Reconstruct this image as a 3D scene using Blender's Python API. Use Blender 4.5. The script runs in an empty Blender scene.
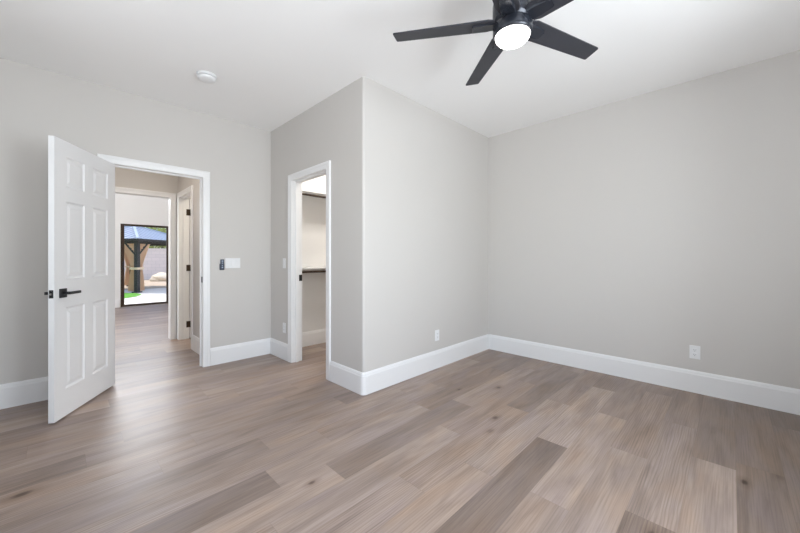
import bpy, bmesh, math, random
from mathutils import Vector, Matrix

C = bpy.context.scene.collection
S = bpy.context.scene
R = math.radians
rnd = random.Random(7)

# ---------------------------------------------------------------- camera, sky, sun, exposure
cam = bpy.data.objects.new('camera', bpy.data.cameras.new('camera'))
C.objects.link(cam)
cam.location = (0, 0, 1.177)
cam.rotation_euler = (R(90), 0, R(44.7 - 90))
cam.data.sensor_width = 36
cam.data.lens = 334.5 / 800 * 36
cam.data.shift_y = -8.5 / 800
cam.data.clip_start = 0.02
S.camera = cam

S.view_settings.view_transform = 'Standard'
S.view_settings.look = 'None'
S.view_settings.exposure = 0.06
S.view_settings.gamma = 1.0
S.view_settings.use_curve_mapping = False
try:
    S.cycles.max_bounces = 12
    S.cycles.diffuse_bounces = 7
except Exception:
    pass

world = bpy.data.worlds.new('sky')
S.world = world
world.use_nodes = True
wn = world.node_tree.nodes
wl = world.node_tree.links
sky = wn.new('ShaderNodeTexSky')
sky.sky_type = 'NISHITA'
sky.sun_disc = False
sky.sun_elevation = R(62)
sky.sun_rotation = R(100)
wl.new(sky.outputs['Color'], wn['Background'].inputs['Color'])
wn['Background'].inputs['Strength'].default_value = 0.33

sun = bpy.data.objects.new('sun', bpy.data.lights.new('sun', 'SUN'))
C.objects.link(sun)
sun.data.energy = 4.2
sun.data.angle = R(0.6)
sun.data.color = (1.0, 0.95, 0.87)
sun.rotation_euler = Vector((0.34, -0.36, -0.95)).to_track_quat('-Z', 'Y').to_euler()


def area(name, loc, direction, sx, sy, power, col):
    o = bpy.data.objects.new(name, bpy.data.lights.new(name, 'AREA'))
    C.objects.link(o)
    o.data.shape = 'RECTANGLE'
    o.data.size, o.data.size_y = sx, sy
    o.data.energy = power
    o.data.color = col
    o.location = loc
    o.rotation_euler = Vector(direction).to_track_quat('-Z', 'Y').to_euler()
    return o


# daylight at the bedroom window, then fill lamps behind added windows
area('window_daylight', (1.5, -1.10, 1.45), (0, 1, 0.5), 1.3, 1.8, 91, (0.88, 0.945, 1.0))
area('near_added_fill', (-0.1, -1.10, 1.45), (0, 1, 0.6), 1.3, 1.8, 33, (0.90, 0.95, 1.0))  # unseen fill, added to even out the ceiling and door wall
area('side_added_fill', (-1.10, 1.8, 1.45), (1, 0, 1.0), 1.3, 1.8, 25, (0.90, 0.95, 1.0))  # added fill from the left, balances wall and ceiling brightness
area('great_room_added_fill', (-3.15, 8.0, 1.6), (1, 0, 0.1), 3.2, 2.0, 140, (0.97, 0.98, 1.0))  # added fill for the great room; no window known on that side
area('floor_glow_lamp', (1.05, 10.62, 3.05), (0, -1, -0.1), 2.0, 0.6, 165, (0.93, 0.96, 1.0))  # added source, placed out of view to throw the glow on the floor


# ---------------------------------------------------------------- materials
def mat(name, col, rough=0.5, spec=0.5, metal=0.0, emit=None, strength=0.0):
    m = bpy.data.materials.new(name)
    m.use_nodes = True
    b = m.node_tree.nodes['Principled BSDF']
    b.inputs['Base Color'].default_value = (*col, 1)
    b.inputs['Roughness'].default_value = rough
    b.inputs['Specular IOR Level'].default_value = spec
    b.inputs['Metallic'].default_value = metal
    if emit:
        b.inputs['Emission Color'].default_value = (*emit, 1)
        b.inputs['Emission Strength'].default_value = strength
    return m


def noisy(name, col, rough=0.6, scale=40.0, amount=0.06, bump=0.0, bscale=200.0, spec=0.4, dist=0.002):
    """plain paint / plaster with a faint mottling and an optional fine bump"""
    m = mat(name, col, rough, spec)
    nt = m.node_tree
    n, l = nt.nodes, nt.links
    b = n['Principled BSDF']
    tc = n.new('ShaderNodeTexCoord')
    no = n.new('ShaderNodeTexNoise')
    no.inputs['Scale'].default_value = scale
    no.inputs['Detail'].default_value = 3
    l.new(tc.outputs['Object'], no.inputs['Vector'])
    mx = n.new('ShaderNodeMix')
    mx.data_type = 'RGBA'
    l.new(no.outputs['Fac'], mx.inputs['Factor'])
    mx.inputs[6].default_value = (*[c * (1 - amount) for c in col], 1)
    mx.inputs[7].default_value = (*[min(1, c * (1 + amount)) for c in col], 1)
    l.new(mx.outputs[2], b.inputs['Base Color'])
    if bump:
        n2 = n.new('ShaderNodeTexNoise')
        n2.inputs['Scale'].default_value = bscale
        n2.inputs['Detail'].default_value = 2
        l.new(tc.outputs['Object'], n2.inputs['Vector'])
        bp = n.new('ShaderNodeBump')
        bp.inputs['Strength'].default_value = bump
        bp.inputs['Distance'].default_value = dist
        l.new(n2.outputs['Fac'], bp.inputs['Height'])
        l.new(bp.outputs['Normal'], b.inputs['Normal'])
    return m


M_wall = noisy('warm_grey_wall_paint', (0.622, 0.602, 0.578), 0.55, 3.0, 0.008, 0.10, 260, 0.3)
M_white_wall = noisy('white_wall_paint', (0.80, 0.795, 0.785), 0.6, 3.0, 0.008, 0.08, 260, 0.3)
M_ceil = noisy('ceiling_paint', (0.91, 0.907, 0.90), 0.8, 3.0, 0.006, 0.12, 150, 0.2)
M_trim = mat('white_trim_paint', (0.84, 0.845, 0.85), 0.35, 0.5)
M_door = mat('white_door_paint', (0.83, 0.835, 0.845), 0.4, 0.5)
M_black = mat('matte_black_metal', (0.012, 0.012, 0.014), 0.38, 0.5)
M_bronze = mat('dark_bronze_metal', (0.060, 0.038, 0.024), 0.45, 0.5, 0.4)
M_steel = mat('brushed_steel', (0.6, 0.6, 0.6), 0.3, 0.5, 1.0)
M_plate = mat('white_plastic', (0.83, 0.84, 0.85), 0.35, 0.5)
M_slot = mat('dark_slot', (0.05, 0.05, 0.05), 0.6)
M_remote = mat('slate_blue_plastic', (0.035, 0.05, 0.085), 0.4)
M_remote_button = mat('pale_blue_buttons', (0.30, 0.36, 0.46), 0.5)
M_shadowgap = mat('dark_grille', (0.25, 0.25, 0.25), 0.7)
M_fan_body = mat('gloss_gunmetal', (0.030, 0.034, 0.045), 0.22, 0.6, 0.35)
M_blade = noisy('charcoal_blade', (0.034, 0.035, 0.043), 0.42, 8, 0.2, 0, 100, 0.35)
M_lamp = mat('lit_fan_lens', (0.9, 0.9, 0.9), 0.4, 0.3, 0, (1.0, 0.97, 0.94), 9.0)
M_dome = mat('lit_closet_lens', (0.9, 0.88, 0.84), 0.4, 0.3, 0, (1.0, 0.945, 0.87), 88.0)
M_side = mat('lit_side_room_lens', (0.9, 0.88, 0.84), 0.4, 0.3, 0, (1.0, 0.88, 0.72), 60.0)
M_hall = mat('added_hall_lamp_lens', (0.9, 0.88, 0.84), 0.4, 0.3, 0, (1.0, 0.90, 0.79), 31.0)  # emission of the lamp added in the vestibule
M_concrete = noisy('pale_concrete', (0.62, 0.58, 0.52), 0.85, 6, 0.06, 0.2, 60)  # one even concrete colour for patio and slab
M_gravel = noisy('tan_gravel', (0.50, 0.40, 0.30), 0.95, 30, 0.3, 0.6, 90, 0.2, 0.02)
M_pavers = noisy('grey_pavers', (0.42, 0.41, 0.42), 0.85, 4, 0.10, 0.2, 30)
M_lawn = noisy('green_turf', (0.13, 0.36, 0.05), 0.9, 60, 0.35, 0.8, 200, 0.2, 0.02)
M_post = mat('charcoal_post_paint', (0.030, 0.027, 0.025), 0.7, 0.4)
M_curtain = noisy('tan_curtain_cloth', (0.70, 0.53, 0.37), 0.9, 30, 0.10, 0.2, 300, 0.1)
_n, _l = M_curtain.node_tree.nodes, M_curtain.node_tree.links
_t = _n.new('ShaderNodeBsdfTranslucent')
_t.inputs['Color'].default_value = (0.85, 0.64, 0.46, 1)
_m = _n.new('ShaderNodeMixShader')
_m.inputs[0].default_value = 0.45
_l.new(_n['Principled BSDF'].outputs[0], _m.inputs[1])
_l.new(_t.outputs[0], _m.inputs[2])
_l.new(_m.outputs[0], _n['Material Output'].inputs['Surface'])
M_tie = noisy('pale_tieback_cloth', (0.60, 0.47, 0.33), 0.9, 30, 0.1, 0, 100, 0.1)
M_boulder = noisy('cream_rock', (0.74, 0.62, 0.47), 0.9, 5, 0.18, 0.8, 14, 0.2, 0.05)
M_leaf_dark = noisy('dark_leaf', (0.10, 0.16, 0.04), 0.7, 20, 0.5)
M_leaf_yellow = noisy('yellow_green_leaf', (0.30, 0.34, 0.10), 0.7, 20, 0.5)
M_bark = noisy('bark', (0.16, 0.12, 0.09), 0.9, 20, 0.3)


def glass_mat():
    m = bpy.data.materials.new('clear_glass')
    m.use_nodes = True
    n, l = m.node_tree.nodes, m.node_tree.links
    n.remove(n['Principled BSDF'])
    tr = n.new('ShaderNodeBsdfTransparent')
    gl = n.new('ShaderNodeBsdfGlossy')
    gl.inputs['Roughness'].default_value = 0.02
    lw = n.new('ShaderNodeLayerWeight')
    lw.inputs['Blend'].default_value = 0.12
    mx = n.new('ShaderNodeMixShader')
    l.new(lw.outputs['Fresnel'], mx.inputs[0])
    l.new(tr.outputs[0], mx.inputs[1])
    l.new(gl.outputs[0], mx.inputs[2])
    l.new(mx.outputs[0], n['Material Output'].inputs['Surface'])
    return m


M_glass = glass_mat()


def roof_mat():
    m = mat('blue_grey_metal_roof', (0.40, 0.44, 0.52), 0.38, 0.5, 0.0)
    return m


M_roof = roof_mat()


def block_mat():
    m = bpy.data.materials.new('pinkish_block_wall')
    m.use_nodes = True
    n, l = m.node_tree.nodes, m.node_tree.links
    b = n['Principled BSDF']
    b.inputs['Roughness'].default_value = 0.9
    tc = n.new('ShaderNodeTexCoord')
    mp = n.new('ShaderNodeMapping')
    mp.inputs['Rotation'].default_value = (R(90), 0, 0)
    br = n.new('ShaderNodeTexBrick')
    br.inputs['Scale'].default_value = 1.0
    br.inputs['Brick Width'].default_value = 0.4
    br.inputs['Row Height'].default_value = 0.2
    br.inputs['Mortar Size'].default_value = 0.008
    br.inputs['Color1'].default_value = (0.74, 0.63, 0.58, 1)
    br.inputs['Color2'].default_value = (0.70, 0.60, 0.55, 1)
    br.inputs['Mortar'].default_value = (0.60, 0.52, 0.48, 1)
    l.new(tc.outputs['Object'], mp.inputs['Vector'])
    l.new(mp.outputs['Vector'], br.inputs['Vector'])
    l.new(br.outputs['Color'], b.inputs['Base Color'])
    return m


M_block = block_mat()


def floor_mat():
    """vinyl oak planks: UV = metres along / across the plank (offset per plank),
    'plank' colour attribute = (tone, warmth, random), UV 'edge' = 0..1 across, metres to the nearer end"""
    m = bpy.data.materials.new('oak_plank_floor')
    m.use_nodes = True
    nt = m.node_tree
    n, l = nt.nodes, nt.links
    b = n['Principled BSDF']

    def math_(op, a=None, c=None, clamp=False):
        k = n.new('ShaderNodeMath')
        k.operation = op
        k.use_clamp = clamp
        for i, v in enumerate((a, c)):
            if v is None:
                continue
            if isinstance(v, (int, float)):
                k.inputs[i].default_value = v
            else:
                l.new(v, k.inputs[i])
        return k.outputs[0]

    def ramp(fac, stops):
        r = n.new('ShaderNodeValToRGB')
        e = r.color_ramp.elements
        while len(e) < len(stops):
            e.new(0.5)
        for i, (p, c) in enumerate(stops):
            e[i].position = p
            e[i].color = (*c, 1) if len(c) == 3 else c
        l.new(fac, r.inputs[0])
        return r.outputs['Color']

    def mix(fac, a, c, mode='MIX'):
        k = n.new('ShaderNodeMix')
        k.data_type = 'RGBA'
        k.blend_type = mode
        for sock, v in ((k.inputs['Factor'], fac), (k.inputs[6], a), (k.inputs[7], c)):
            if isinstance(v, (int, float)):
                sock.default_value = v
            elif isinstance(v, tuple):
                sock.default_value = (*v, 1)
            else:
                l.new(v, sock)
        return k.outputs[2]

    at = n.new('ShaderNodeAttribute')
    at.attribute_name = 'plank'
    sp = n.new('ShaderNodeSeparateColor')
    l.new(at.outputs['Color'], sp.inputs[0])
    tone, warm, rand = sp.outputs
    uv = n.new('ShaderNodeUVMap')
    uv.uv_map = 'grain'
    ue = n.new('ShaderNodeUVMap')
    ue.uv_map = 'edge'
    # colour by tone
    base = ramp(tone, [(0.0, (0.205, 0.158, 0.134)), (0.5, (0.325, 0.252, 0.214)), (1.0, (0.450, 0.358, 0.304))])
    base = mix(math_('MULTIPLY', warm, 0.35), base, mix(1.0, base, (1.12, 0.98, 0.80), 'MULTIPLY'))
    # broad streaks along the plank
    mp = n.new('ShaderNodeMapping')
    mp.inputs['Scale'].default_value = (1.7, 11.0, 1.0)
    l.new(uv.outputs[0], mp.inputs[0])
    n1 = n.new('ShaderNodeTexNoise')
    n1.inputs['Scale'].default_value = 1.0
    n1.inputs['Detail'].default_value = 4
    n1.inputs['Distortion'].default_value = 0.8
    l.new(mp.outputs[0], n1.inputs['Vector'])
    col = mix(1.0, base, ramp(n1.outputs['Fac'], [(0.28, (0.76, 0.745, 0.74)), (0.5, (1, 1, 1)), (0.75, (1.18, 1.19, 1.21))]), 'MULTIPLY')
    # slow drift between tan and grey-mauve inside a plank
    mp5 = n.new('ShaderNodeMapping')
    mp5.inputs['Scale'].default_value = (2.2, 6.0, 1.0)
    l.new(uv.outputs[0], mp5.inputs[0])
    n5 = n.new('ShaderNodeTexNoise')
    n5.inputs['Scale'].default_value = 1.0
    n5.inputs['Detail'].default_value = 2
    n5.inputs['Distortion'].default_value = 0.5
    l.new(mp5.outputs[0], n5.inputs['Vector'])
    col = mix(1.0, col, ramp(n5.outputs['Fac'], [(0.3, (1.04, 0.985, 0.92)), (0.5, (1, 1, 1)), (0.7, (0.98, 0.995, 1.08))]), 'MULTIPLY')
    # fine pores
    mp2 = n.new('ShaderNodeMapping')
    mp2.inputs['Scale'].default_value = (3.2, 150.0, 1.0)
    l.new(uv.outputs[0], mp2.inputs[0])
    n2 = n.new('ShaderNodeTexNoise')
    n2.inputs['Scale'].default_value = 1.0
    n2.inputs['Detail'].default_value = 3
    l.new(mp2.outputs[0], n2.inputs['Vector'])
    col = mix(1.0, col, ramp(n2.outputs['Fac'], [(0.3, (0.79, 0.775, 0.765)), (0.55, (1.02, 1.02, 1.02)), (0.8, (1.13, 1.13, 1.13))]), 'MULTIPLY')
    # cathedral rings
    mp3 = n.new('ShaderNodeMapping')
    mp3.inputs['Scale'].default_value = (1.1, 9.0, 1.0)
    l.new(uv.outputs[0], mp3.inputs[0])
    wv = n.new('ShaderNodeTexWave')
    wv.wave_type = 'BANDS'
    wv.bands_direction = 'Y'
    wv.inputs['Scale'].default_value = 2.6
    wv.inputs['Distortion'].default_value = 9.0
    wv.inputs['Detail'].default_value = 2
    wv.inputs['Detail Scale'].default_value = 0.7
    l.new(mp3.outputs[0], wv.inputs['Vector'])
    ring = ramp(wv.outputs['Fac'], [(0.0, (0.74, 0.72, 0.71)), (0.35, (1, 1, 1)), (1.0, (1.05, 1.05, 1.05))])
    col = mix(math_('MULTIPLY', math_('GREATER_THAN', rand, 0.45), 0.7), col, mix(1.0, col, ring, 'MULTIPLY'))
    # knots
    mp4 = n.new('ShaderNodeMapping')
    mp4.inputs['Scale'].default_value = (1.0, 2.2, 1.0)
    l.new(uv.outputs[0], mp4.inputs[0])
    vo = n.new('ShaderNodeTexVoronoi')
    vo.inputs['Scale'].default_value = 1.15
    l.new(mp4.outputs[0], vo.inputs['Vector'])
    kn = ramp(vo.outputs['Distance'], [(0.0, (0.22, 0.19, 0.17)), (0.016, (0.45, 0.40, 0.37)), (0.06, (0.90, 0.88, 0.86)), (0.11, (1, 1, 1))])
    col = mix(math_('MULTIPLY', math_('GREATER_THAN', rand, 0.3), 0.9), col, mix(1.0, col, kn, 'MULTIPLY'))
    # the few dark knots that stand out
    geo = n.new('ShaderNodeTexCoord')
    best = None
    for kx, ky, kr in ((2.79, 1.50, 1.0), (2.245, 1.235, 1.0), (2.52, -0.05, 0.9), (-0.14, 2.51, 1.3), (1.76, 0.24, 1.0), (2.50, 1.73, 0.6), (0.92, 1.56, 0.7)):
        mk = n.new('ShaderNodeMapping')
        mk.inputs['Location'].default_value = (-kx / kr, -ky * 1.9 / kr, 0)
        mk.inputs['Scale'].default_value = (1 / kr, 1.9 / kr, 1)
        l.new(geo.outputs['Object'], mk.inputs[0])
        ln = n.new('ShaderNodeVectorMath')
        ln.operation = 'LENGTH'
        l.new(mk.outputs[0], ln.inputs[0])
        best = ln.outputs['Value'] if best is None else math_('MINIMUM', best, ln.outputs['Value'])
    best = math_('ADD', best, math_('MULTIPLY', math_('SUBTRACT', n2.outputs['Fac'], 0.5), 0.02))
    kn2 = ramp(best, [(0.0, (0.30, 0.26, 0.23)), (0.016, (0.38, 0.33, 0.30)), (0.035, (0.80, 0.77, 0.74)), (0.09, (1, 1, 1))])
    col = mix(1.0, col, kn2, 'MULTIPLY')
    # seams between planks (micro-bevel)
    se = n.new('ShaderNodeSeparateXYZ')
    l.new(ue.outputs[0], se.inputs[0])
    dv = math_('MULTIPLY', math_('SUBTRACT', 0.5, math_('ABSOLUTE', math_('SUBTRACT', se.outputs['Y'], 0.5))), 0.185)
    near = math_('MINIMUM', dv, se.outputs['X'])
    seam = ramp(math_('MULTIPLY', near, 100.0), [(0.0, (0.80, 0.78, 0.76)), (0.10, (0.90, 0.89, 0.88)), (0.15, (1, 1, 1))])
    col = mix(1.0, col, seam, 'MULTIPLY')
    l.new(col, b.inputs['Base Color'])
    rr = n.new('ShaderNodeMapRange')
    l.new(n2.outputs['Fac'], rr.inputs[0])
    rr.inputs['To Min'].default_value = 0.36
    rr.inputs['To Max'].default_value = 0.46
    l.new(rr.outputs[0], b.inputs['Roughness'])
    b.inputs['Specular IOR Level'].default_value = 0.5
    bp = n.new('ShaderNodeBump')
    bp.inputs['Strength'].default_value = 0.12
    bp.inputs['Distance'].default_value = 0.001
    l.new(n2.outputs['Fac'], bp.inputs['Height'])
    l.new(bp.outputs['Normal'], b.inputs['Normal'])
    return m


M_floor = floor_mat()


# ---------------------------------------------------------------- mesh helpers
class MB:
    def __init__(s):
        s.v, s.f, s.sm = [], [], []

    def add(s, vs, fs, smooth=False):
        o = len(s.v)
        s.v += [tuple(v) for v in vs]
        s.f += [tuple(i + o for i in f) for f in fs]
        s.sm += [smooth] * len(fs)
        return s

    def box(s, a, b):
        (x0, y0, z0), (x1, y1, z1) = a, b
        x0, x1 = min(x0, x1), max(x0, x1)
        y0, y1 = min(y0, y1), max(y0, y1)
        z0, z1 = min(z0, z1), max(z0, z1)
        return s.add([(x0, y0, z0), (x1, y0, z0), (x1, y1, z0), (x0, y1, z0), (x0, y0, z1), (x1, y0, z1), (x1, y1, z1), (x0, y1, z1)],
                     [(0, 3, 2, 1), (4, 5, 6, 7), (0, 1, 5, 4), (1, 2, 6, 5), (2, 3, 7, 6), (3, 0, 4, 7)])

    def prism(s, poly, z0, z1, axis=2, smooth=False):
        """extrude a 2D polygon along an axis"""
        n = len(poly)

        def P(p, z):
            return (p[0], p[1], z) if axis == 2 else ((z, p[0], p[1]) if axis == 0 else (p[0], z, p[1]))
        vs = [P(p, z0) for p in poly] + [P(p, z1) for p in poly]
        o = len(s.v)
        s.add(vs, [(i, (i + 1) % n, n + (i + 1) % n, n + i) for i in range(n)], smooth)
        s.add([], [])
        s.f += [tuple(o + i for i in reversed(range(n))), tuple(o + n + i for i in range(n))]
        s.sm += [False, False]
        return s

    def lathe(s, prof, seg=40, origin=(0, 0, 0), smooth=True):
        """revolve (r,z) profile round z; closes ends with r=0 automatically"""
        ox, oy, oz = origin
        vs, fs = [], []
        for r, z in prof:
            for k in range(seg):
                a = 2 * math.pi * k / seg
                vs.append((ox + r * math.cos(a), oy + r * math.sin(a), oz + z))
        for i in range(len(prof) - 1):
            for k in range(seg):
                k2 = (k + 1) % seg
                fs.append((i * seg + k, i * seg + k2, (i + 1) * seg + k2, (i + 1) * seg + k))
        s.add(vs, fs, smooth)
        return s

    def bar(s, p, q, w, h, up=(0, 0, 1)):
        """rectangular bar from p to q"""
        p, q = Vector(p), Vector(q)
        d = (q - p).normalized()
        side = d.cross(Vector(up))
        if side.length < 1e-4:
            side = d.cross(Vector((1, 0, 0)))
        side.normalize()
        u = side.cross(d).normalized()
        vs = []
        for c in (p, q):
            for a, b in ((-1, -1), (1, -1), (1, 1), (-1, 1)):
                vs.append(c + side * (a * w / 2) + u * (b * h / 2))
        return s.add(vs, [(0, 3, 2, 1), (4, 5, 6, 7), (0, 1, 5, 4), (1, 2, 6, 5), (2, 3, 7, 6), (3, 0, 4, 7)])

    def tube(s, p, q, r, seg=20, r2=None):
        p, q = Vector(p), Vector(q)
        r2 = r if r2 is None else r2
        d = (q - p).normalized()
        a = d.orthogonal().normalized()
        b = d.cross(a)
        vs = []
        for c, rr in ((p, r), (q, r2)):
            for k in range(seg):
                t = 2 * math.pi * k / seg
                vs.append(c + a * (rr * math.cos(t)) + b * (rr * math.sin(t)))
        o = len(s.v)
        s.add(vs, [(k, (k + 1) % seg, seg + (k + 1) % seg, seg + k) for k in range(seg)], True)
        s.f += [tuple(o + k for k in reversed(range(seg))), tuple(o + seg + k for k in range(seg))]
        s.sm += [False, False]
        return s

    def build(s, name, m, parent=None, bevel=0, seg=2, loc=None, rz=0):
        me = bpy.data.meshes.new(name)
        me.from_pydata(s.v, [], s.f)
        me.polygons.foreach_set('use_smooth', s.sm)
        bm = bmesh.new()
        bm.from_mesh(me)
        bmesh.ops.recalc_face_normals(bm, faces=bm.faces)
        bm.to_mesh(me)
        bm.free()
        me.materials.append(m)
        o = bpy.data.objects.new(name, me)
        C.objects.link(o)
        if parent:
            o.parent = parent
        if loc:
            o.location = loc
        if rz:
            o.rotation_euler.z = rz
        if bevel:
            bv = o.modifiers.new('bevel', 'BEVEL')
            bv.width = bevel
            bv.segments = seg
            bv.limit_method = 'ANGLE'
            bv.angle_limit = R(50)
        return o


def struct(o):
    o['kind'] = 'structure'
    return o


def tag(o, label, cat, group=None, kind=None):
    o['label'] = label
    o['category'] = cat
    if group:
        o['group'] = group
    if kind:
        o['kind'] = kind
    return o


def thing(name, label, cat, loc=(0, 0, 0), rz=0, group=None):
    o = bpy.data.objects.new(name, None)
    o.empty_display_size = 0.1
    C.objects.link(o)
    o.location = loc
    o.rotation_euler.z = rz
    return tag(o, label, cat, group)


def wall_cells(mb, axis, u0, u1, t0, t1, z0, z1, holes):
    """wall of thickness t0..t1, running along u (axis 'x' or 'y'), with rectangular holes (ua,ub,za,zb)"""
    us = sorted({u0, u1, *[h[0] for h in holes], *[h[1] for h in holes]})
    zs = sorted({z0, z1, *[h[2] for h in holes], *[h[3] for h in holes]})
    us = [u for u in us if u0 <= u <= u1]
    zs = [z for z in zs if z0 <= z <= z1]
    for a, b in zip(us, us[1:]):
        run = None
        for c, d in zip(zs, zs[1:]):
            solid = not any(h[0] <= (a + b) / 2 <= h[1] and h[2] <= (c + d) / 2 <= h[3] for h in holes)
            if solid:
                if run is None:
                    run = [c, d]
                else:
                    run[1] = d
            if (not solid or d == zs[-1]) and run:
                if axis == 'x':
                    mb.box((a, t0, run[0]), (b, t1, run[1]))
                else:
                    mb.box((t0, a, run[0]), (t1, b, run[1]))
                run = None
    return mb


BASE_PROF = [(0, 0), (0.016, 0), (0.016, 0.158), (0.013, 0.166), (0.012, 0.176), (0.006, 0.190), (0, 0.190)]


def baseboard(name, path, parent=None):
    """sweep the board profile along a plan path, the room on the right-hand side"""
    pts = [Vector(p) for p in path]
    n = len(pts)
    offs = []
    for i in range(n):
        ns = []
        if i > 0:
            d = (pts[i] - pts[i - 1]).normalized()
            ns.append(Vector((d.y, -d.x)))
        if i < n - 1:
            d = (pts[i + 1] - pts[i]).normalized()
            ns.append(Vector((d.y, -d.x)))
        if len(ns) == 1:
            offs.append(ns[0])
        else:
            m = ns[0] + ns[1]
            offs.append(m / (1 + ns[0].dot(ns[1])))
    mb = MB()
    k = len(BASE_PROF)
    vs = [(pts[i].x + offs[i].x * d, pts[i].y + offs[i].y * d, z) for i in range(n) for d, z in BASE_PROF]
    fs = [(i * k + j, i * k + (j + 1) % k, (i + 1) * k + (j + 1) % k, (i + 1) * k + j) for i in range(n - 1) for j in range(k)]
    fs += [tuple(range(k)), tuple((n - 1) * k + j for j in reversed(range(k)))]
    mb.add(vs, fs)
    return struct(mb.build(name, M_trim, parent))


CAS_PROF = [(0, 0), (0, 0.010), (0.006, 0.013), (0.014, 0.012), (0.040, 0.015), (0.048, 0.018), (0.066, 0.018), (0.070, 0.014), (0.070, 0)]


def casing(name, axis, t, side, u0, u1, ztop):
    """mitred door casing round an opening u0..u1, wall face at t, projecting to 'side' (+1/-1)"""
    mb = MB()
    k = len(CAS_PROF)
    stations = []
    for d, h in CAS_PROF:
        stations.append([(u0 - d, 0), (u0 - d, ztop + d), (u1 + d, ztop + d), (u1 + d, 0)])
    vs = []
    for s_ in range(4):
        for j, (d, h) in enumerate(CAS_PROF):
            u, z = stations[j][s_]
            vs.append((u, t + side * h, z) if axis == 'x' else (t + side * h, u, z))
    fs = [(i * k + j, i * k + (j + 1) % k, (i + 1) * k + (j + 1) % k, (i + 1) * k + j) for i in range(3) for j in range(k)]
    fs += [tuple(range(k)), tuple(3 * k + j for j in reversed(range(k)))]
    mb.add(vs, fs)
    return struct(mb.build(name, M_trim))


def jamb(name, axis, t0, t1, u0, u1, ztop, stop=None):
    """lining of an opening; stop=(ta,tb) adds the door-stop strip"""
    mb = MB()
    def bx(ua, ub, ta, tb, za, zb):
        if axis == 'x':
            mb.box((ua, ta, za), (ub, tb, zb))
        else:
            mb.box((ta, ua, za), (tb, ub, zb))
    bx(u0 - 0.02, u0, t0, t1, 0, ztop + 0.02)
    bx(u1, u1 + 0.02, t0, t1, 0, ztop + 0.02)
    bx(u0, u1, t0, t1, ztop, ztop + 0.02)
    if stop:
        ta, tb = stop
        bx(u0, u0 + 0.012, ta, tb, 0, ztop)
        bx(u1 - 0.012, u1, ta, tb, 0, ztop)
        bx(u0 + 0.012, u1 - 0.012, ta, tb, ztop - 0.012, ztop)
    return struct(mb.build(name, M_trim))


# ---------------------------------------------------------------- dimensions
H = 2.74                     # bedroom ceiling
YD = 4.05                    # wall with the open door
XC, YC = 1.820, 2.243          # closet corner
XR = 3.90                     # right wall
XL, YB = -0.95, -0.95        # walls behind the camera
T = 0.12
DX0, DX1, DZ = 0.287, 1.067, 2.045      # bedroom doorway
CY0, CY1 = 2.812, 3.502                 # closet doorway
XV = 1.19                    # right wall of the vestibule
YV = 5.75                    # far wall of the vestibule
HX0, HX1 = 0.25, 1.100       # cased opening into the great room
SY0, SY1 = 5.00, 5.63        # side door in the vestibule
YG = 10.35                   # garden wall of the great room
GX0, GX1 = 0.982, 1.950      # glazed door
HG = 3.9

# ---------------------------------------------------------------- floor
PW, PL = 0.185, 1.22
ROWS = {   # row: (x of one joint, {plank index counted from that joint: tone})
    -2: (3.52, {0: 0.0, -1: 0.2}), -1: (3.95, {-1: 0.16, -2: 0.18}),
    0: (2.63, {0: 0.20, -1: 0.70}), 1: (1.85, {-1: 0.14, 0: 0.60, 1: 0.30}),
    2: (2.41, {-1: 0.66, 0: 0.50, 1: 0.40}), 3: (1.66, {-1: 0.60, 0: 0.72, 1: 0.42}),
    4: (2.20, {-1: 0.08, 0: 0.84, 1: 0.28}), 5: (1.63, {-1: 0.70, 0: 0.74, 1: 0.46}),
    6: (2.50, {-2: 0.68, -1: 0.60, 0: 0.24}), 7: (1.87, {-1: 0.72, 0: 0.55, 1: 0.40}),
    8: (1.06, {-1: 0.80, 0: 0.30, 1: 0.70}), 9: (0.79, {-1: 0.16, 0: 0.66, 1: 0.34, 2: 0.24}),
    10: (1.22, {-1: 0.62, 0: 0.60, 1: 0.38}), 11: (0.90, {-1: 0.38, 0: 0.66, 1: 0.62, 2: 0.30}),
    12: (1.61, {-1: 0.56, 0: 0.34}), 13: (0.60, {-1: 0.56, 0: 0.46}), 14: (0.097, {-1: 0.32, 0: 0.48, 1: 0.44}),
    15: (0.28, {-1: 0.64, 0: 0.44, 1: 0.5}), 16: (-0.15, {-1: 0.5, 0: 0.5, 1: 0.62}),
}
WARM = {(6, -1): 0.8, (5, -1): 0.7, (9, 1): 0.8, (2, 0): 0.7, (-1, -1): 0.6, (7, 0): 0.6, (10, 1): 0.6, (8, 1): 0.5, (8, -1): 0.4}


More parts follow.
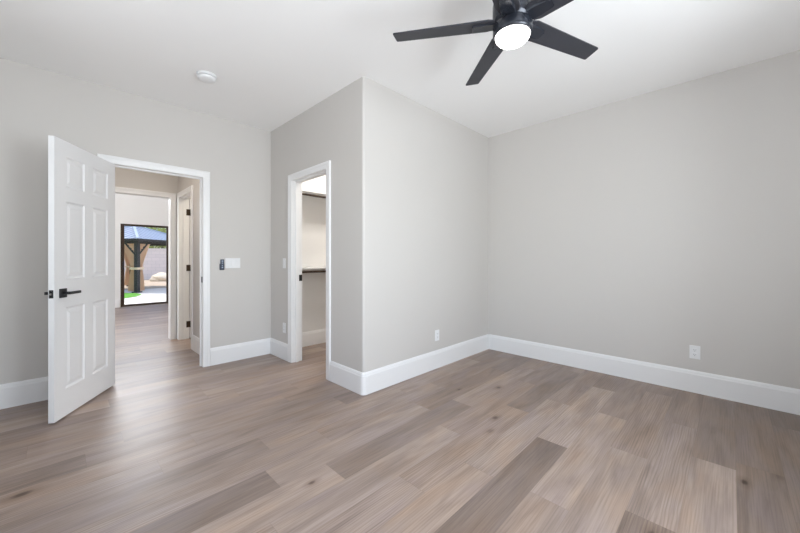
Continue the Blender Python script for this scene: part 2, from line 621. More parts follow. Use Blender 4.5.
def build_floor():
    verts, faces, pl, uvg, uve = [], [], [], [], []
    k = -5
    while True:
        y0 = -0.02 + PW * k
        if y0 > YG:
            break
        y1 = min(y0 + PW, YG)
        ylo = max(y0, YB)
        xa, xb = (XL, XR) if y0 < YV - 0.1 else (-3.0, 5.0)
        if k in ROWS:
            xj, tones = ROWS[k]
        else:
            xj, tones = rnd.uniform(0, PL), {}
        i = math.floor((xa - xj) / PL)
        while xj + i * PL < xb:
            s0, s1 = xj + i * PL, xj + (i + 1) * PL
            c0, c1 = max(s0, xa), min(s1, xb)
            if y1 > ylo and c1 > c0:
                tone = tones.get(i, min(0.85, max(0.2, rnd.gauss(0.5, 0.12))))
                warm = WARM.get((k, i), rnd.random() * 0.45)
                r = rnd.random()
                ou, ov = rnd.uniform(0, 60), rnd.uniform(0, 60)
                # split lengthwise once so the distance-to-end coordinate stays linear
                mid = (c0 + c1) / 2
                for a, b in ((c0, mid), (mid, c1)):
                    o = len(verts)
                    verts += [(a, ylo, 0), (b, ylo, 0), (b, y1, 0), (a, y1, 0)]
                    faces.append((o, o + 1, o + 2, o + 3))
                    pl.append((tone, warm, r))
                    for x, y in ((a, ylo), (b, ylo), (b, y1), (a, y1)):
                        uvg.append((ou + x - s0, ov + y - y0))
                        uve.append((min(x - c0, c1 - x), (y - y0) / PW))
            i += 1
        k += 1
    me = bpy.data.meshes.new('floor')
    me.from_pydata(verts, [], faces)
    g = me.uv_layers.new(name='grain')
    e = me.uv_layers.new(name='edge')
    for i, (u, v) in enumerate(uvg):
        g.data[i].uv = (u, v)
        e.data[i].uv = uve[i]
    ca = me.color_attributes.new('plank', 'FLOAT_COLOR', 'CORNER')
    for p in me.polygons:
        for li in p.loop_indices:
            ca.data[li].color = (*pl[p.index], 1)
    me.materials.append(M_floor)
    o = bpy.data.objects.new('floor', me)
    C.objects.link(o)
    sub = MB().box((XL - T, YB - T, -0.10), (XR + T, YV, -0.002)).box((-3.1, YV, -0.10), (5.1, YG + 0.02, -0.002))
    struct(sub.build('floor_slab', M_concrete))
    return struct(o)


build_floor()

# ---------------------------------------------------------------- walls and ceilings
struct(MB().box((XL - T, YB - T, H), (XR + T, YV + T, H + 0.1)).build('ceiling', M_ceil))
struct(MB().box((-3.12, YV + T + 0.001, HG), (5.12, YG + 0.15, HG + 0.1)).build('ceiling_great_room', M_white_wall))

wd = MB()
wall_cells(wd, 'x', XL - T, XV + 0.02, YD, YD + T, 0, H, [(DX0 - 0.02, DX1 + 0.02, -1, DZ + 0.02)])
wd.box((XV + 0.02, YD, 0), (XR, YD + T, H))
struct(wd.build('wall_door', M_wall))

# closet corner: two legs and a bull-nosed corner in one wall
cw = MB()
wall_cells(cw, 'y', YC + T, YD, XC, XC + T, 0, H, [(CY0 - 0.02, CY1 + 0.02, -1, DZ + 0.02)])
cw.box((XC + T, YC, 0), (XR, YC + T, H))
rb = 0.022
arc = [(XC + rb - rb * math.cos(a), YC + rb - rb * math.sin(a)) for a in [R(90) * i / 8 for i in range(9)]]
cw.prism(arc + [(XC + T, YC), (XC + T, YC + T), (XC, YC + T)], 0, H)
struct(cw.build('wall_closet', M_wall))

struct(MB().box((XR, YB - T, 0), (XR + T, YD + T, H)).build('wall_right', M_wall))
lw_ = MB()
wall_cells(lw_, 'y', YB - T, YV, XL - T, XL, 0, H, [(1.2, 2.4, 0.6, 2.3)])
struct(lw_.build('wall_left', M_wall))
bw = MB()
wall_cells(bw, 'x', XL, XR, YB - T, YB, 0, H, [(-0.7, 0.5, 0.6, 2.3), (0.9, 2.1, 0.6, 2.3)])
struct(bw.build('wall_back', M_wall))

# white lining inside the closet (walls are white there)
lin = MB()
lin.box((XC + T, YD - 0.012, 0), (XR, YD, H))
lin.box((XR - 0.012, YC + T, 0), (XR, YD - 0.012, H))
struct(lin.build('wall_closet_lining', M_white_wall))

# vestibule and great room
vw = MB()
wall_cells(vw, 'y', YD + T, YV, XV, XV + T, 0, H, [(SY0 - 0.02, SY1 + 0.02, -1, DZ + 0.02)])
struct(vw.build('wall_vestibule_right', M_wall))
struct(MB().box((-0.12, YD + T, 0), (0.0, YV, H)).build('wall_vestibule_left', M_wall))
fw = MB()
wall_cells(fw, 'x', -3.0, 5.0, YV, YV + T, 0, HG, [(HX0 - 0.02, HX1 + 0.02, -1, DZ + 0.02)])
struct(fw.build('wall_vestibule_far', M_wall))
struct(MB().box((XV + T, YD + T + 0.02, 0), (3.0, YD + T + 0.03, H)).box((2.98, YD + T + 0.03, 0), (3.0, YV, H)).build('wall_side_room', M_white_wall))
gw = MB()
wall_cells(gw, 'x', -3.0, 5.0, YG, YG + 0.14, 0, HG, [(GX0, GX1, -1, 2.00), (0.0, 2.1, 2.72, 3.38)])
struct(gw.build('wall_garden_side', M_white_wall))
gl_ = MB()
wall_cells(gl_, 'y', YV, YG + 0.14, -3.12, -3.0, 0, HG, [(6.4, 9.6, 0.6, 2.6)])
struct(gl_.build('wall_great_room_left', M_white_wall))
struct(MB().box((5.0, YV, 0), (5.12, YG + 0.14, HG)).build('wall_great_room_right', M_white_wall))

# windows out of view; all but the first are added to carry fill light
def window(name, axis, t, u0, u1, z0, z1, d=0.06):
    mb = MB()
    w = 0.05
    def bx(m, a, b, c, e, q0, q1):
        if axis == 'x':
            m.box((a, q0, c), (b, q1, e))
        else:
            m.box((q0, a, c), (q1, b, e))
    um = (u0 + u1) / 2
    for a, b, c, e in ((u0, u0 + w, z0, z1), (u1 - w, u1, z0, z1), (u0 + w, u1 - w, z0, z0 + w), (u0 + w, u1 - w, z1 - w, z1), (um - w / 2, um + w / 2, z0 + w, z1 - w)):
        bx(mb, a, b, c, e, t, t + d)
    o = struct(mb.build(name, M_trim))
    g = MB()
    bx(g, u0 + w, um - w / 2, z0 + w, z1 - w, t + d / 2 - 0.003, t + d / 2 + 0.003)
    bx(g, um + w / 2, u1 - w, z0 + w, z1 - w, t + d / 2 - 0.003, t + d / 2 + 0.003)
    g.build('window_pane', M_glass, o)
    return o


window('window_1', 'x', YB - 0.09, 0.9, 2.1, 0.6, 2.3)
window('added_window_2', 'x', YB - 0.09, -0.7, 0.5, 0.6, 2.3)  # added opening for the near fill lamp
window('added_window_3', 'y', XL - 0.09, 1.2, 2.4, 0.6, 2.3)  # added opening for the side fill lamp
window('added_window_5', 'x', YG + 0.05, 0.0, 2.1, 2.72, 3.38)  # made-up high window, lets the floor-glow lamp shine in
window('added_window_4', 'y', -3.10, 6.4, 9.6, 0.6, 2.6)  # added opening for the great-room fill

# ---------------------------------------------------------------- trim
casing('trim_1', 'x', YD, -1, DX0 + 0.005, DX1, DZ)
casing('trim_2', 'y', XC, -1, CY0 - 0.005, CY1 + 0.005, DZ)
j1 = jamb('trim_3', 'x', YD, YD + T, DX0, DX1, DZ, (YD + 0.045, YD + 0.075))
j2 = jamb('trim_4', 'y', XC, XC + T, CY0, CY1, DZ, (XC + 0.035, XC + 0.07))
casing('trim_5', 'x', YV, -1, HX0, HX1, DZ)
jamb('trim_6', 'x', YV, YV + T, HX0, HX1, DZ)
casing('trim_7', 'y', XV, -1, SY0, SY1, DZ)
jamb('trim_8', 'y', XV, XV + T, SY0, SY1, DZ, (XV + 0.04, XV + 0.072))
casing('trim_9', 'x', YV + T, 1, HX0, HX1, DZ)
# strike plates on the two jambs
sp1 = MB().box((DX1 - 0.0015, YD + 0.004, 0.912), (DX1 + 0.0, YD + 0.044, 0.974)).build('strike_plate', M_black, j1)
sp2 = MB().box((XC + 0.082, CY1 - 0.0025, 0.915), (XC + 0.119, CY1, 0.985)).build('strike_plate', M_black, j2)

rc = 0.022
arcp = [(XC + rc - rc * math.cos(a), YC + rc - rc * math.sin(a)) for a in [R(90) * i / 4 for i in range(5)]]
baseboard('baseboard_left', [(XL, YB), (XL, YD), (DX0 - 0.068, YD)])
baseboard('baseboard_door', [(DX1 + 0.072, YD), (XC, YD), (XC, CY1 + 0.078)])
baseboard('baseboard_closet', [(XC, CY0 - 0.078)] + arcp + [(XR, YC)])
baseboard('baseboard_right', [(XR, YC - 0.016), (XR, YB)])
baseboard('baseboard_back', [(XR - 0.016, YB), (XL + 0.016, YB)])
baseboard('baseboard_vestibule', [(XV, SY0 - 0.073), (XV, YD + T)])
baseboard('baseboard_closet_inside', [(XC + T, YD - 0.012), (XR - 0.012, YD - 0.012), (XR - 0.012, YC + T)])
baseboard('baseboard_garden_side', [(-3.0, YG), (GX0 - 0.02, YG)])

# ---------------------------------------------------------------- doors
def panel_door_mesh(W, Hh, th, cols, rows):
    """moulded panel door, visible faces at y=0 and y=-th; hinge edge at x=0"""
    mb = MB()
    xs = sorted({0, W, *[c for p in cols for c in p]})
    zs = sorted({0, Hh, *[r for p in rows for r in p]})
    for side in (0, 1):
        y = 0 if side == 0 else -th
        sg = -1 if side == 0 else 1       # inwards
        for xa, xb in zip(xs, xs[1:]):
            for za, zb in zip(zs, zs[1:]):
                if (xa, xb) in cols and (za, zb) in rows:
                    rings = []
                    for ins, dep in ((0, 0), (0.006, 0.006), (0.012, 0.0085), (0.024, 0.0085), (0.044, 0.0025), (0.048, 0.002)):
                        yy = y + sg * dep
                        rings.append([(xa + ins, yy, za + ins), (xb - ins, yy, za + ins), (xb - ins, yy, zb - ins), (xa + ins, yy, zb - ins)])
                    vs = [p for r in rings for p in r]
                    fs = [(4 * i + j, 4 * i + (j + 1) % 4, 4 * i + 4 + (j + 1) % 4, 4 * i + 4 + j) for i in range(len(rings) - 1) for j in range(4)]
                    fs.append(tuple(4 * (len(rings) - 1) + j for j in range(4)))
                    mb.add(vs, fs)
                else:
                    mb.add([(xa, y, za), (xb, y, za), (xb, y, zb), (xa, y, zb)], [(0, 1, 2, 3)])
    for a, b in (((0, 0), (W, 0)), ((W, 0), (W, Hh)), ((W, Hh), (0, Hh)), ((0, Hh), (0, 0))):
        mb.add([(a[0], 0, a[1]), (b[0], 0, b[1]), (b[0], -th, b[1]), (a[0], -th, a[1])], [(0, 1, 2, 3)])
    return mb


def weld(o):
    bm = bmesh.new()
    bm.from_mesh(o.data)
    bmesh.ops.remove_doubles(bm, verts=bm.verts, dist=1e-5)
    bmesh.ops.recalc_face_normals(bm, faces=bm.faces)
    bm.to_mesh(o.data)
    bm.free()


PCOLS = [(0.115, 0.328), (0.427, 0.640)]
PROWS = [(0.20, 0.80), (1.01, 1.585), (1.69, 1.915)]
DW = 0.755
door1 = panel_door_mesh(DW, 2.028, 0.035, PCOLS, PROWS).build('door_1', M_door, loc=(0.345, 4.047, 0.012), rz=R(239.5))
weld(door1)
struct(door1)
door1['label'] = 'white six-panel interior door standing open against the left wall'


def lever(parent, x, z, yface, sg, to, out=0.054):
    """square rosette and straight lever; sg = outward direction in local y, to = lever direction in x"""
    h = MB().box((x - 0.034, yface, z - 0.033), (x + 0.034, yface + sg * 0.009, z + 0.033)).build('door_handle', M_black, parent, 0.0015)
    l_ = MB()
    l_.tube((x, yface + sg * 0.009, z), (x, yface + sg * (out - 0.004), z), 0.011)
    xa, xb = x - to * 0.012, x + to * 0.110
    l_.box((xa, yface + sg * (out - 0.014), z - 0.010), (xb, yface + sg * out, z + 0.010))
    l_.build('lever', M_black, h, 0.002)
    return h


lever(door1, DW - 0.080, 0.909, 0.0, 1, -1)
lever(door1, DW - 0.080, 0.909, -0.035, -1, -1, 0.066)
lp = MB().box((DW, -0.030, 0.909 - 0.029), (DW + 0.0015, -0.005, 0.909 + 0.029)).build('latch_plate', M_black, door1)
MB().prism([(-0.0215, 0.903), (-0.0135, 0.903), (-0.0135, 0.915), (-0.0215, 0.915)], DW + 0.0015, DW + 0.011, 0).build('latch_bolt', M_steel, lp)
for z in (0.20, 1.02, 1.83):
    MB().tube((-0.004, -0.040, z - 0.045), (-0.004, -0.040, z + 0.045), 0.006, 12).box((-0.002, -0.036, z - 0.045), (0.0, -0.004, z + 0.045)).build('hinge', M_black, door1)

# side door in the vestibule: hinged on the far jamb, standing open into the side room
door2 = panel_door_mesh(0.62, 2.028, 0.035, [(0.10, 0.27), (0.35, 0.52)], PROWS).build('door_2', M_door, loc=(XV + T + 0.006, SY1 + 0.025, 0.012), rz=R(2))
weld(door2)
struct(door2)
door2['label'] = 'white side door swung open off the short hall'
for z in (0.20, 1.02, 1.83):
    hb = MB()
    hb.tube((-0.002, -0.040, z - 0.045), (-0.002, -0.040, z + 0.045), 0.007, 12)
    hb.box((-0.045, -0.0285, z - 0.045), (-0.004, -0.0265, z + 0.045))
    hb.build('hinge', M_bronze, door2)

# glazed garden door
gd = thing('door_3', 'dark bronze framed glass door opening onto the back garden', 'door', ((GX0 + GX1) / 2, YG + 0.05, 0))
del gd['category']
gd['kind'] = 'structure'
gx = (GX1 - GX0) / 2
fr = MB()
fr.box((-gx, -0.04, 0), (-gx + 0.03, 0.04, 2.0)).box((gx - 0.022, -0.04, 0), (gx, 0.04, 2.0))
fr.box((-gx + 0.03, -0.04, 1.978), (gx - 0.022, 0.04, 2.0)).box((-gx + 0.03, -0.04, 0), (gx - 0.022, 0.04, 0.022))
fr.build('door_frame', M_bronze, gd, 0.003)
sf = MB()
ax0, ax1 = -gx + 0.03, gx - 0.022
sf.box((ax0, -0.02, 0.022), (ax0 + 0.045, 0.02, 1.978)).box((ax1 - 0.026, -0.02, 0.022), (ax1, 0.02, 1.978))
sf.box((ax0 + 0.045, -0.02, 1.952), (ax1 - 0.026, 0.02, 1.978)).box((ax0 + 0.045, -0.02, 0.022), (ax1 - 0.026, 0.02, 0.050))
sash = sf.build('sash', M_bronze, gd, 0.003)
MB().box((ax0 + 0.045, -0.004, 0.050), (ax1 - 0.026, 0.004, 1.952)).build('pane', M_glass, sash)
MB().box((ax0 + 0.012, -0.055, 0.90), (ax0 + 0.042, -0.02, 1.10)).build('pull_handle', M_black, gd, 0.006)

# ---------------------------------------------------------------- ceiling fan
FX, FY, FZ = 1.703, 0.835, 2.441
fan = thing('ceiling_fan', 'charcoal five-blade ceiling fan with a lit round lens', 'ceiling fan', (FX, FY, H))
dz = FZ - H
MB().lathe([(0.0, 0), (0.075, 0), (0.075, -0.015), (0.060, -0.05), (0.02, -0.06), (0.0, -0.06)]).build('canopy', M_fan_body, fan)
MB().tube((0, 0, -0.05), (0, 0, dz + 0.13), 0.0135).build('downrod', M_fan_body, fan)
mot = MB().lathe([(0.0, dz + 0.150), (0.030, dz + 0.150), (0.034, dz + 0.130), (0.085, dz + 0.122), (0.100, dz + 0.110), (0.103, dz + 0.095), (0.103, dz + 0.022),
                  (0.100, dz + 0.016), (0.100, dz - 0.010), (0.0, dz - 0.010)], 48).build('motor_housing', M_fan_body, fan)
lk = MB().lathe([(0.0, dz - 0.008), (0.096, dz - 0.010), (0.102, dz - 0.018), (0.102, dz - 0.062), (0.097, dz - 0.072), (0.089, dz - 0.072), (0.089, dz - 0.062), (0.0, dz - 0.062)], 56).build('light_kit', M_fan_body, fan)
MB().lathe([(0.0, dz - 0.063), (0.0885, dz - 0.063), (0.0885, dz - 0.074), (0.086, dz - 0.084), (0.075, dz - 0.097), (0.056, dz - 0.105), (0.030, dz - 0.110), (0.0005, dz - 0.111)], 56).build('lens', M_lamp, lk)
BL_ANG = [123.9 + 72 * i for i in range(5)]
pitch = R(-10)
for a in BL_ANG:
    # blade outline in its own plane (x out along the blade)
    out = [(0.095, -0.050), (0.13, -0.062), (0.30, -0.057), (0.50, -0.052), (0.632, -0.0485), (0.639, -0.046), (0.642, -0.041),
           (0.648, 0.041), (0.646, 0.046), (0.640, 0.0485), (0.50, 0.052), (0.30, 0.057), (0.13, 0.062), (0.095, 0.050)]
    rot = Matrix.Rotation(R(a), 4, 'Z') @ Matrix.Rotation(pitch, 4, 'X')
    n = len(out)
    mb = MB()
    top = [rot @ Vector((x, y, 0.004)) for x, y in out]
    bot = [rot @ Vector((x, y, -0.004)) for x, y in out]
    mb.add([v + Vector((0, 0, dz)) for v in top + bot],
           [tuple(range(n)), tuple(reversed(range(n, 2 * n)))] + [(i, (i + 1) % n, n + (i + 1) % n, n + i) for i in range(n)])
    bl = mb.build('blade', M_blade, fan, 0.0015)
    # bracket that carries the blade: tapering arm with a raised rib below the blade
    arm = MB()
    prof = [(0.085, -0.040), (0.14, -0.040), (0.205, -0.030), (0.212, -0.024), (0.212, 0.024), (0.205, 0.030), (0.14, 0.040), (0.085, 0.040)]
    k = len(prof)
    vt = [rot @ Vector((x, y, -0.004)) for x, y in prof]
    vb = [rot @ Vector((x, y * 0.85, -0.013)) for x, y in prof]
    arm.add([v + Vector((0, 0, dz)) for v in vt + vb],
            [tuple(range(k)), tuple(reversed(range(k, 2 * k)))] + [(i, (i + 1) % k, k + (i + 1) % k, k + i) for i in range(k)])
    arm.build('blade_arm', M_fan_body, bl, 0.001)

# ---------------------------------------------------------------- smoke detector
sd = thing('smoke_detector', 'round white smoke detector on the ceiling', 'smoke detector', (0.872, 3.19, H))
MB().lathe([(0.0, 0), (0.078, 0), (0.078, -0.010), (0.074, -0.014), (0.0, -0.014)]).build('base', M_plate, sd)
MB().lathe([(0.0, -0.014), (0.064, -0.014), (0.064, -0.019), (0.0, -0.019)]).build('vent_gap', M_shadowgap, sd)
MB().lathe([(0.0, -0.019), (0.068, -0.019), (0.070, -0.024), (0.064, -0.036), (0.045, -0.042), (0.0005, -0.043)]).build('cover', M_plate, sd)

# ---------------------------------------------------------------- switches, remote, outlets
def on_wall(name, label, cat, loc, facing, group=None):
    """empty whose local -y points out of the wall into the room"""
    return thing(name, label, cat, loc, {'-y': 0, '-x': R(-90)}[facing], group)


def outlet(label, loc, facing):
    t = on_wall('wall_outlet', label, 'electrical outlet', loc, facing, None)
    MB().box((-0.036, -0.005, -0.058), (0.036, 0, 0.058)).build('plate', M_plate, t, 0.003)
    for sz in (-1, 1):
        r_ = MB().box((-0.017, -0.008, sz * 0.020 - 0.0145), (0.017, -0.005, sz * 0.020 + 0.0145)).build('receptacle', M_plate, t, 0.004)
        s_ = MB()
        for sx, hh in ((-0.0065, 0.0045), (0.0065, 0.0035)):
            s_.box((sx - 0.0012, -0.0085, sz * 0.020 + 0.002 - hh), (sx + 0.0012, -0.0078, sz * 0.020 + 0.002 + hh))
        s_.tube((0, -0.0085, sz * 0.020 - 0.0085), (0, -0.0078, sz * 0.020 - 0.0085), 0.0024, 10)
        s_.build('slots', M_slot, r_)
    MB().tube((0, -0.0065, 0), (0, -0.005, 0), 0.003, 10).build('screw', M_plate, t)
    return t


outlet('white outlet on the long right-hand wall, near the baseboard', (XR, 0.225, 0.352), '-x')
outlet('white outlet low on the bright wall that faces the camera, right of the closet corner', (2.83, YC, 0.348), '-y')
outlet('white outlet low beside the closet doorway, under the light switch', (XC, 3.69, 0.365), '-x')


def switch(name, label, loc, facing, gangs):
    t = on_wall(name, label, 'light switch', loc, facing)
    w = 0.070 + 0.046 * (gangs - 1)
    MB().box((-w / 2, -0.005, -0.0575), (w / 2, 0, 0.0575)).build('plate', M_plate, t, 0.003)
    for g in range(gangs):
        x = (g - (gangs - 1) / 2) * 0.046
        tilt = 0.0035
        up = 1 if g != gangs - 1 else -1
        mb = MB().add([(x - 0.0165, -0.005, -0.033), (x + 0.0165, -0.005, -0.033), (x + 0.0165, -0.005, 0.033), (x - 0.0165, -0.005, 0.033),
                       (x - 0.0165, -0.0075 + up * tilt * -0.5 - 0.001, -0.033), (x + 0.0165, -0.0075 + up * tilt * -0.5 - 0.001, -0.033),
                       (x + 0.0165, -0.0075 + up * tilt * 0.5 - 0.001, 0.033), (x - 0.0165, -0.0075 + up * tilt * 0.5 - 0.001, 0.033)],
                      [(0, 3, 2, 1), (4, 5, 6, 7), (0, 1, 5, 4), (1, 2, 6, 5), (2, 3, 7, 6), (3, 0, 4, 7)])
        mb.build('rocker', M_plate, t)
    return t


switch('light_switch', 'wide white three-rocker switch plate right of the open doorway', (1.374, YD, 1.118), '-y', 3)
switch('light_switch', 'single white light switch beside the closet doorway', (XC, 3.69, 1.115), '-x', 1)

rm = on_wall('fan_remote', 'small slate-blue remote in a wall cradle between the doorway and the switch plate', 'remote control', (1.258, YD, 1.102), '-y')
MB().box((-0.025, -0.012, -0.060), (0.025, 0, 0.012)).build('cradle', M_remote, rm, 0.006, 3)
hand = MB().box((-0.020, -0.020, -0.052), (0.020, -0.0125, 0.060)).build('handset', M_remote, rm, 0.006, 3)
for z, w in ((0.040, 0.009), (0.018, 0.007), (-0.008, 0.006), (-0.030, 0.008)):
    MB().tube((0, -0.0215, z), (0, -0.020, z), w, 16).build('button', M_remote_button, hand)

# ---------------------------------------------------------------- closet fittings
sh_up = tag(MB().box((XC + T, YD - 0.012 - 0.285, 2.005), (XR - 0.012, YD - 0.012, 2.024)).build('closet_shelf', M_trim, None, 0.001),
            'upper white closet shelf seen through the narrow doorway', 'shelf', 'closet shelves')
sh_lo = tag(MB().box((XC + T, YD - 0.012 - 0.250, 1.035), (XR - 0.012, YD - 0.012, 1.054)).build('closet_shelf', M_trim, None, 0.001),
            'lower white closet shelf seen through the narrow doorway', 'shelf', 'closet shelves')
for z, w in ((1.970, 'upper'), (1.000, 'lower')):
    t = thing('closet_rod', 'dark hanging rod under the %s closet shelf' % w, 'rod', (XC + T, YD - (0.28 if w == 'upper' else 0.24), z), 0, 'closet rods')
    L_ = XR - 0.012 - XC - T
    MB().tube((0.0, 0, 0), (L_, 0, 0), 0.0135).build('rod', M_bronze, t)
    for x in (0.0, L_ - 0.012):
        MB().tube((x, 0, 0), (x + 0.012, 0, 0), 0.028).build('socket', M_bronze, t)
    for x in (L_ * 0.5,):
        MB().box((x - 0.01, -0.010, 0.014), (x + 0.01, 0.22, 0.035)).build('bracket', M_trim, t)

cl = thing('ceiling_light', 'warm flush ceiling light inside the closet', 'ceiling light', (2.8, 3.2, H))
MB().lathe([(0, 0), (0.16, 0), (0.16, -0.02), (0, -0.02)]).build('base', M_plate, cl)
MB().lathe([(0.0, -0.02), (0.15, -0.02), (0.145, -0.045), (0.11, -0.07), (0.06, -0.082), (0.0005, -0.085)]).build('diffuser', M_dome, cl)

sl = thing('ceiling_light', 'flush ceiling light in the room behind the side door', 'ceiling light', (1.95, 4.95, H))
MB().lathe([(0, 0), (0.15, 0), (0.15, -0.02), (0, -0.02)]).build('base', M_plate, sl)
MB().lathe([(0.0, -0.02), (0.14, -0.02), (0.135, -0.045), (0.10, -0.07), (0.05, -0.082), (0.0005, -0.085)]).build('diffuser', M_side, sl)
vl = thing('ceiling_light', 'added unseen ceiling light that brightens the short hall beyond the open door', 'ceiling light', (0.55, 4.55, H))  # lamp added out of view to brighten the vestibule
MB().lathe([(0, 0), (0.15, 0), (0.15, -0.02), (0, -0.02)]).build('base', M_plate, vl)
MB().lathe([(0.0, -0.02), (0.14, -0.02), (0.135, -0.045), (0.10, -0.07), (0.05, -0.082), (0.0005, -0.085)]).build('diffuser', M_hall, vl)

# ---------------------------------------------------------------- garden
GZ = -0.10
struct(MB().box((-25, YG + 0.14, GZ - 0.3), (40, 60, GZ - 0.012)).build('ground_gravel', M_gravel))
struct(MB().box((-12, YG + 0.141, GZ - 0.2), (14, 17.2, GZ)).build('ground_patio', M_concrete))
# turf: a rounded bed left of the door
lawn = MB()
pts = [(-8, 13.2), (0.6, 13.25), (1.25, 13.5), (1.72, 13.95), (1.95, 14.6), (1.90, 15.2), (1.6, 15.6), (0.9, 15.8), (-8, 15.8)]
lawn.prism(pts, GZ - 0.05, GZ + 0.012)
tag(lawn.build('lawn', M_lawn), 'patch of bright green turf left of the gazebo post', 'grass', None, 'stuff')
gwall = struct(MB().box((-25, 24.8, GZ - 0.2), (40, 25.0, 1.70)).box((-25, 24.78, 1.70), (40, 25.02, 1.76)).build('wall_garden', M_block))

gz = thing('gazebo', 'metal-roofed gazebo on dark posts with tan curtains, seen through the glass door', 'gazebo', (2.075, 17.5, GZ), R(41.2))
hs = 1.38                      # half spacing of the posts
PH = 1.96
for i, (sx, sy) in enumerate(((-1, -1), (1, -1), (1, 1), (-1, 1))):
    x, y = sx * hs, sy * hs
    p = MB().box((x - 0.065, y - 0.065, 0.0), (x + 0.065, y + 0.065, PH)).build('post', M_post, gz, 0.006)
    MB().box((x - 0.11, y - 0.11, 0.0), (x + 0.11, y + 0.11, 0.04)).build('foot_plate', M_post, p)
    # two braces from each post up to the beams
    for dx, dy in ((-sx, 0), (0, -sy)):
        MB().bar((x + dx * 0.06, y + dy * 0.06, PH - 0.55), (x + dx * 0.52, y + dy * 0.52, PH - 0.05), 0.06, 0.06).build('brace', M_post, gz)
for s_ in (-1, 1):
    MB().box((-hs + 0.08, s_ * hs - 0.05, PH - 0.13), (hs - 0.08, s_ * hs + 0.05, PH)).build('beam', M_post, gz)
    MB().box((s_ * hs - 0.05, -hs + 0.08, PH - 0.13), (s_ * hs + 0.05, hs - 0.08, PH)).build('beam', M_post, gz)
E_, AP = hs + 0.28, 2.60
fas = MB()
for s_ in (-1, 1):
    fas.box((-E_, s_ * E_ - 0.02, PH - 0.06), (E_, s_ * E_ + 0.02, PH + 0.02))
    fas.box((s_ * E_ - 0.02, -E_, PH - 0.06), (s_ * E_ + 0.02, E_, PH + 0.02))
fas.build('fascia', M_post, gz)
for k in range(4):
    # one hipped roof panel with standing ribs
    rot = Matrix.Rotation(R(90) * k, 4, 'Z')
    a, b, c = Vector((-E_, -E_, PH)), Vector((E_, -E_, PH)), Vector((0, 0, AP))
    up = (c - (a + b) / 2).normalized()
    nrm = (b - a).cross(c - a).normalized()
    mb = MB()
    mb.add([rot @ v for v in (a, b, c, a - nrm * 0.03, b - nrm * 0.03, c - nrm * 0.03)],
           [(0, 1, 2), (5, 4, 3), (0, 3, 4, 1), (1, 4, 5, 2), (2, 5, 3, 0)])
    nr = 14
    for i in range(1, nr):
        f = i / nr
        x = -E_ + 2 * E_ * f
        hgt = (1 - abs(2 * f - 1))
        p = Vector((x, -E_, PH)) + nrm * 0.012
        q = p + ((c - (a + b) / 2) * hgt)
        mb.bar(rot @ p, rot @ q, 0.035, 0.035, up=tuple(rot @ nrm))
    rp = mb.build('roof_panel', M_roof, gz)
    # horizontal laps across the panel
for k in range(4):
    rot = Matrix.Rotation(R(90) * k, 4, 'Z')
    MB().bar(rot @ Vector((-E_, -E_, PH + 0.03)), rot @ Vector((0, 0, AP + 0.03)), 0.09, 0.05).build('hip_cap', M_roof, gz)


def curtain(px, py, dx, dy):
    """gathered curtain hanging beside a post at (px,py), spreading along (dx,dy), tied at waist height"""
    rings = [(PH - 0.15, 0.52), (1.75, 0.47), (1.45, 0.34), (1.15, 0.20), (0.93, 0.13), (0.86, 0.13), (0.6, 0.19), (0.3, 0.23), (0.05, 0.25)]
    nseg = 40
    vs, fs = [], []
    nx, ny = -dy, dx
    for z, w in rings:
        for side in (1, -1):
            rng = range(nseg + 1) if side == 1 else range(nseg, -1, -1)
            for i in rng:
                f = i / nseg
                amp = 0.022 + 0.02 * (0.5 - min(w, 0.5))
                off = amp * math.sin(f * 2 * math.pi * 5.5) + side * 0.006
                u = 0.09 + w * f
                vs.append((px + dx * u + nx * off, py + dy * u + ny * off, z))
    k = 2 * (nseg + 1)
    for r_ in range(len(rings) - 1):
        for i in range(k):
            j = (i + 1) % k
            fs.append((r_ * k + i, r_ * k + j, (r_ + 1) * k + j, (r_ + 1) * k + i))
    c_ = MB().add(vs, fs, True).build('curtain', M_curtain, gz)
    tb = MB()
    ux = 0.02
    tb.prism([(px + dx * -0.09 + nx * -0.09, py + dy * -0.09 + ny * -0.09), (px + dx * 0.235 + nx * -0.07, py + dy * 0.235 + ny * -0.07),
              (px + dx * 0.235 + nx * 0.07, py + dy * 0.235 + ny * 0.07), (px + dx * -0.09 + nx * 0.09, py + dy * -0.09 + ny * 0.09)], 0.85, 0.93)
    tb.build('tieback', M_tie, c_)


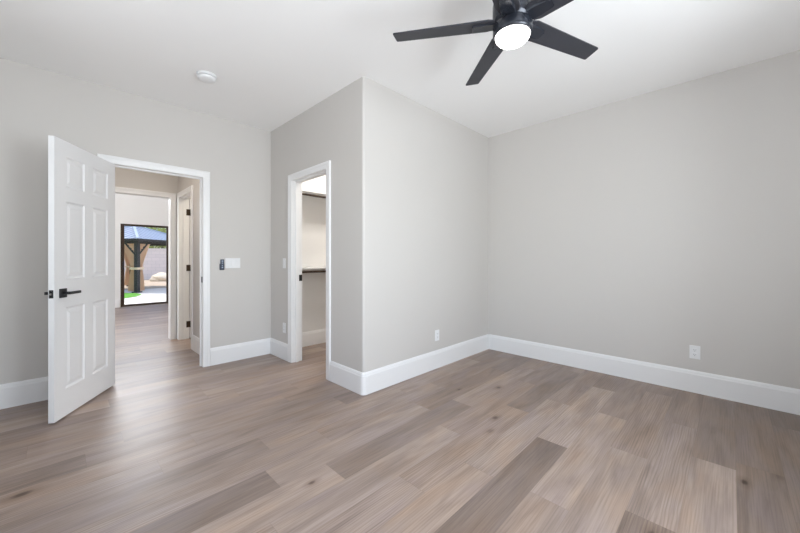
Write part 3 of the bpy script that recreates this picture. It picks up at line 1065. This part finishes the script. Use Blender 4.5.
for sx, sy in ((-1, -1), (1, -1), (1, 1), (-1, 1)):
    curtain(sx * hs, sy * hs, -sx, 0)
    curtain(sx * hs, sy * hs, 0, -sy)

# boulder by the block wall
bo = bmesh.new()
bmesh.ops.create_icosphere(bo, subdivisions=4, radius=1)
for v in bo.verts:
    p = v.co
    k = 1 + 0.10 * math.sin(3.1 * p.x + 1.3 * p.z) + 0.07 * math.sin(4.7 * p.y - 2.2 * p.x) + 0.05 * math.sin(7 * p.z + 3 * p.x)
    q = Vector((p.x * 0.47, p.y * 0.40, max(p.z, -0.55) * 0.30)) * k
    if p.x > 0.4:
        q.z -= 0.05 * (p.x - 0.4)
    v.co = q
me = bpy.data.meshes.new('boulder')
bo.to_mesh(me)
bo.free()
me.materials.append(M_boulder)
for p in me.polygons:
    p.use_smooth = True
ob = bpy.data.objects.new('boulder', me)
C.objects.link(ob)
ob.location = (3.90, 22.7, GZ + 0.13)
ob.rotation_euler.z = R(-15)
tag(ob, 'low cream boulder on the gravel in front of the block wall', 'boulder')


def tree(x, y, h, r, m, label, seed):
    rr = random.Random(seed)
    t = thing('garden_tree', label, 'tree', (x, y, GZ), 0, 'trees behind the garden wall')
    MB().tube((0, 0, 0), (0, 0, h * 0.62), 0.13, 12, 0.06).build('trunk', M_bark, t)
    mb = MB()
    for i in range(2600):
        while True:
            p = Vector((rr.uniform(-1, 1), rr.uniform(-1, 1), rr.uniform(-1, 1)))
            if 0.25 < p.length < 1:
                break
        c = Vector((p.x * r, p.y * r, h * 0.62 + p.z * h * 0.38))
        s_ = rr.uniform(0.05, 0.12)
        a = Vector((rr.gauss(0, 1), rr.gauss(0, 1), rr.gauss(0, 1))).normalized()
        b = a.orthogonal().normalized()
        mb.add([c - a * s_, c + b * s_ * 0.5, c + a * s_, c - b * s_ * 0.5], [(0, 1, 2, 3)])
    mb.build('foliage', m, t)


tree(4.7, 27.0, 4.2, 1.3, M_leaf_yellow, 'yellow-green tree behind the block wall, right of the gazebo roof', 1)
tree(4.6, 30.6, 4.2, 1.5, M_leaf_dark, 'dark green tree behind the block wall, rising behind the gazebo roof', 2)
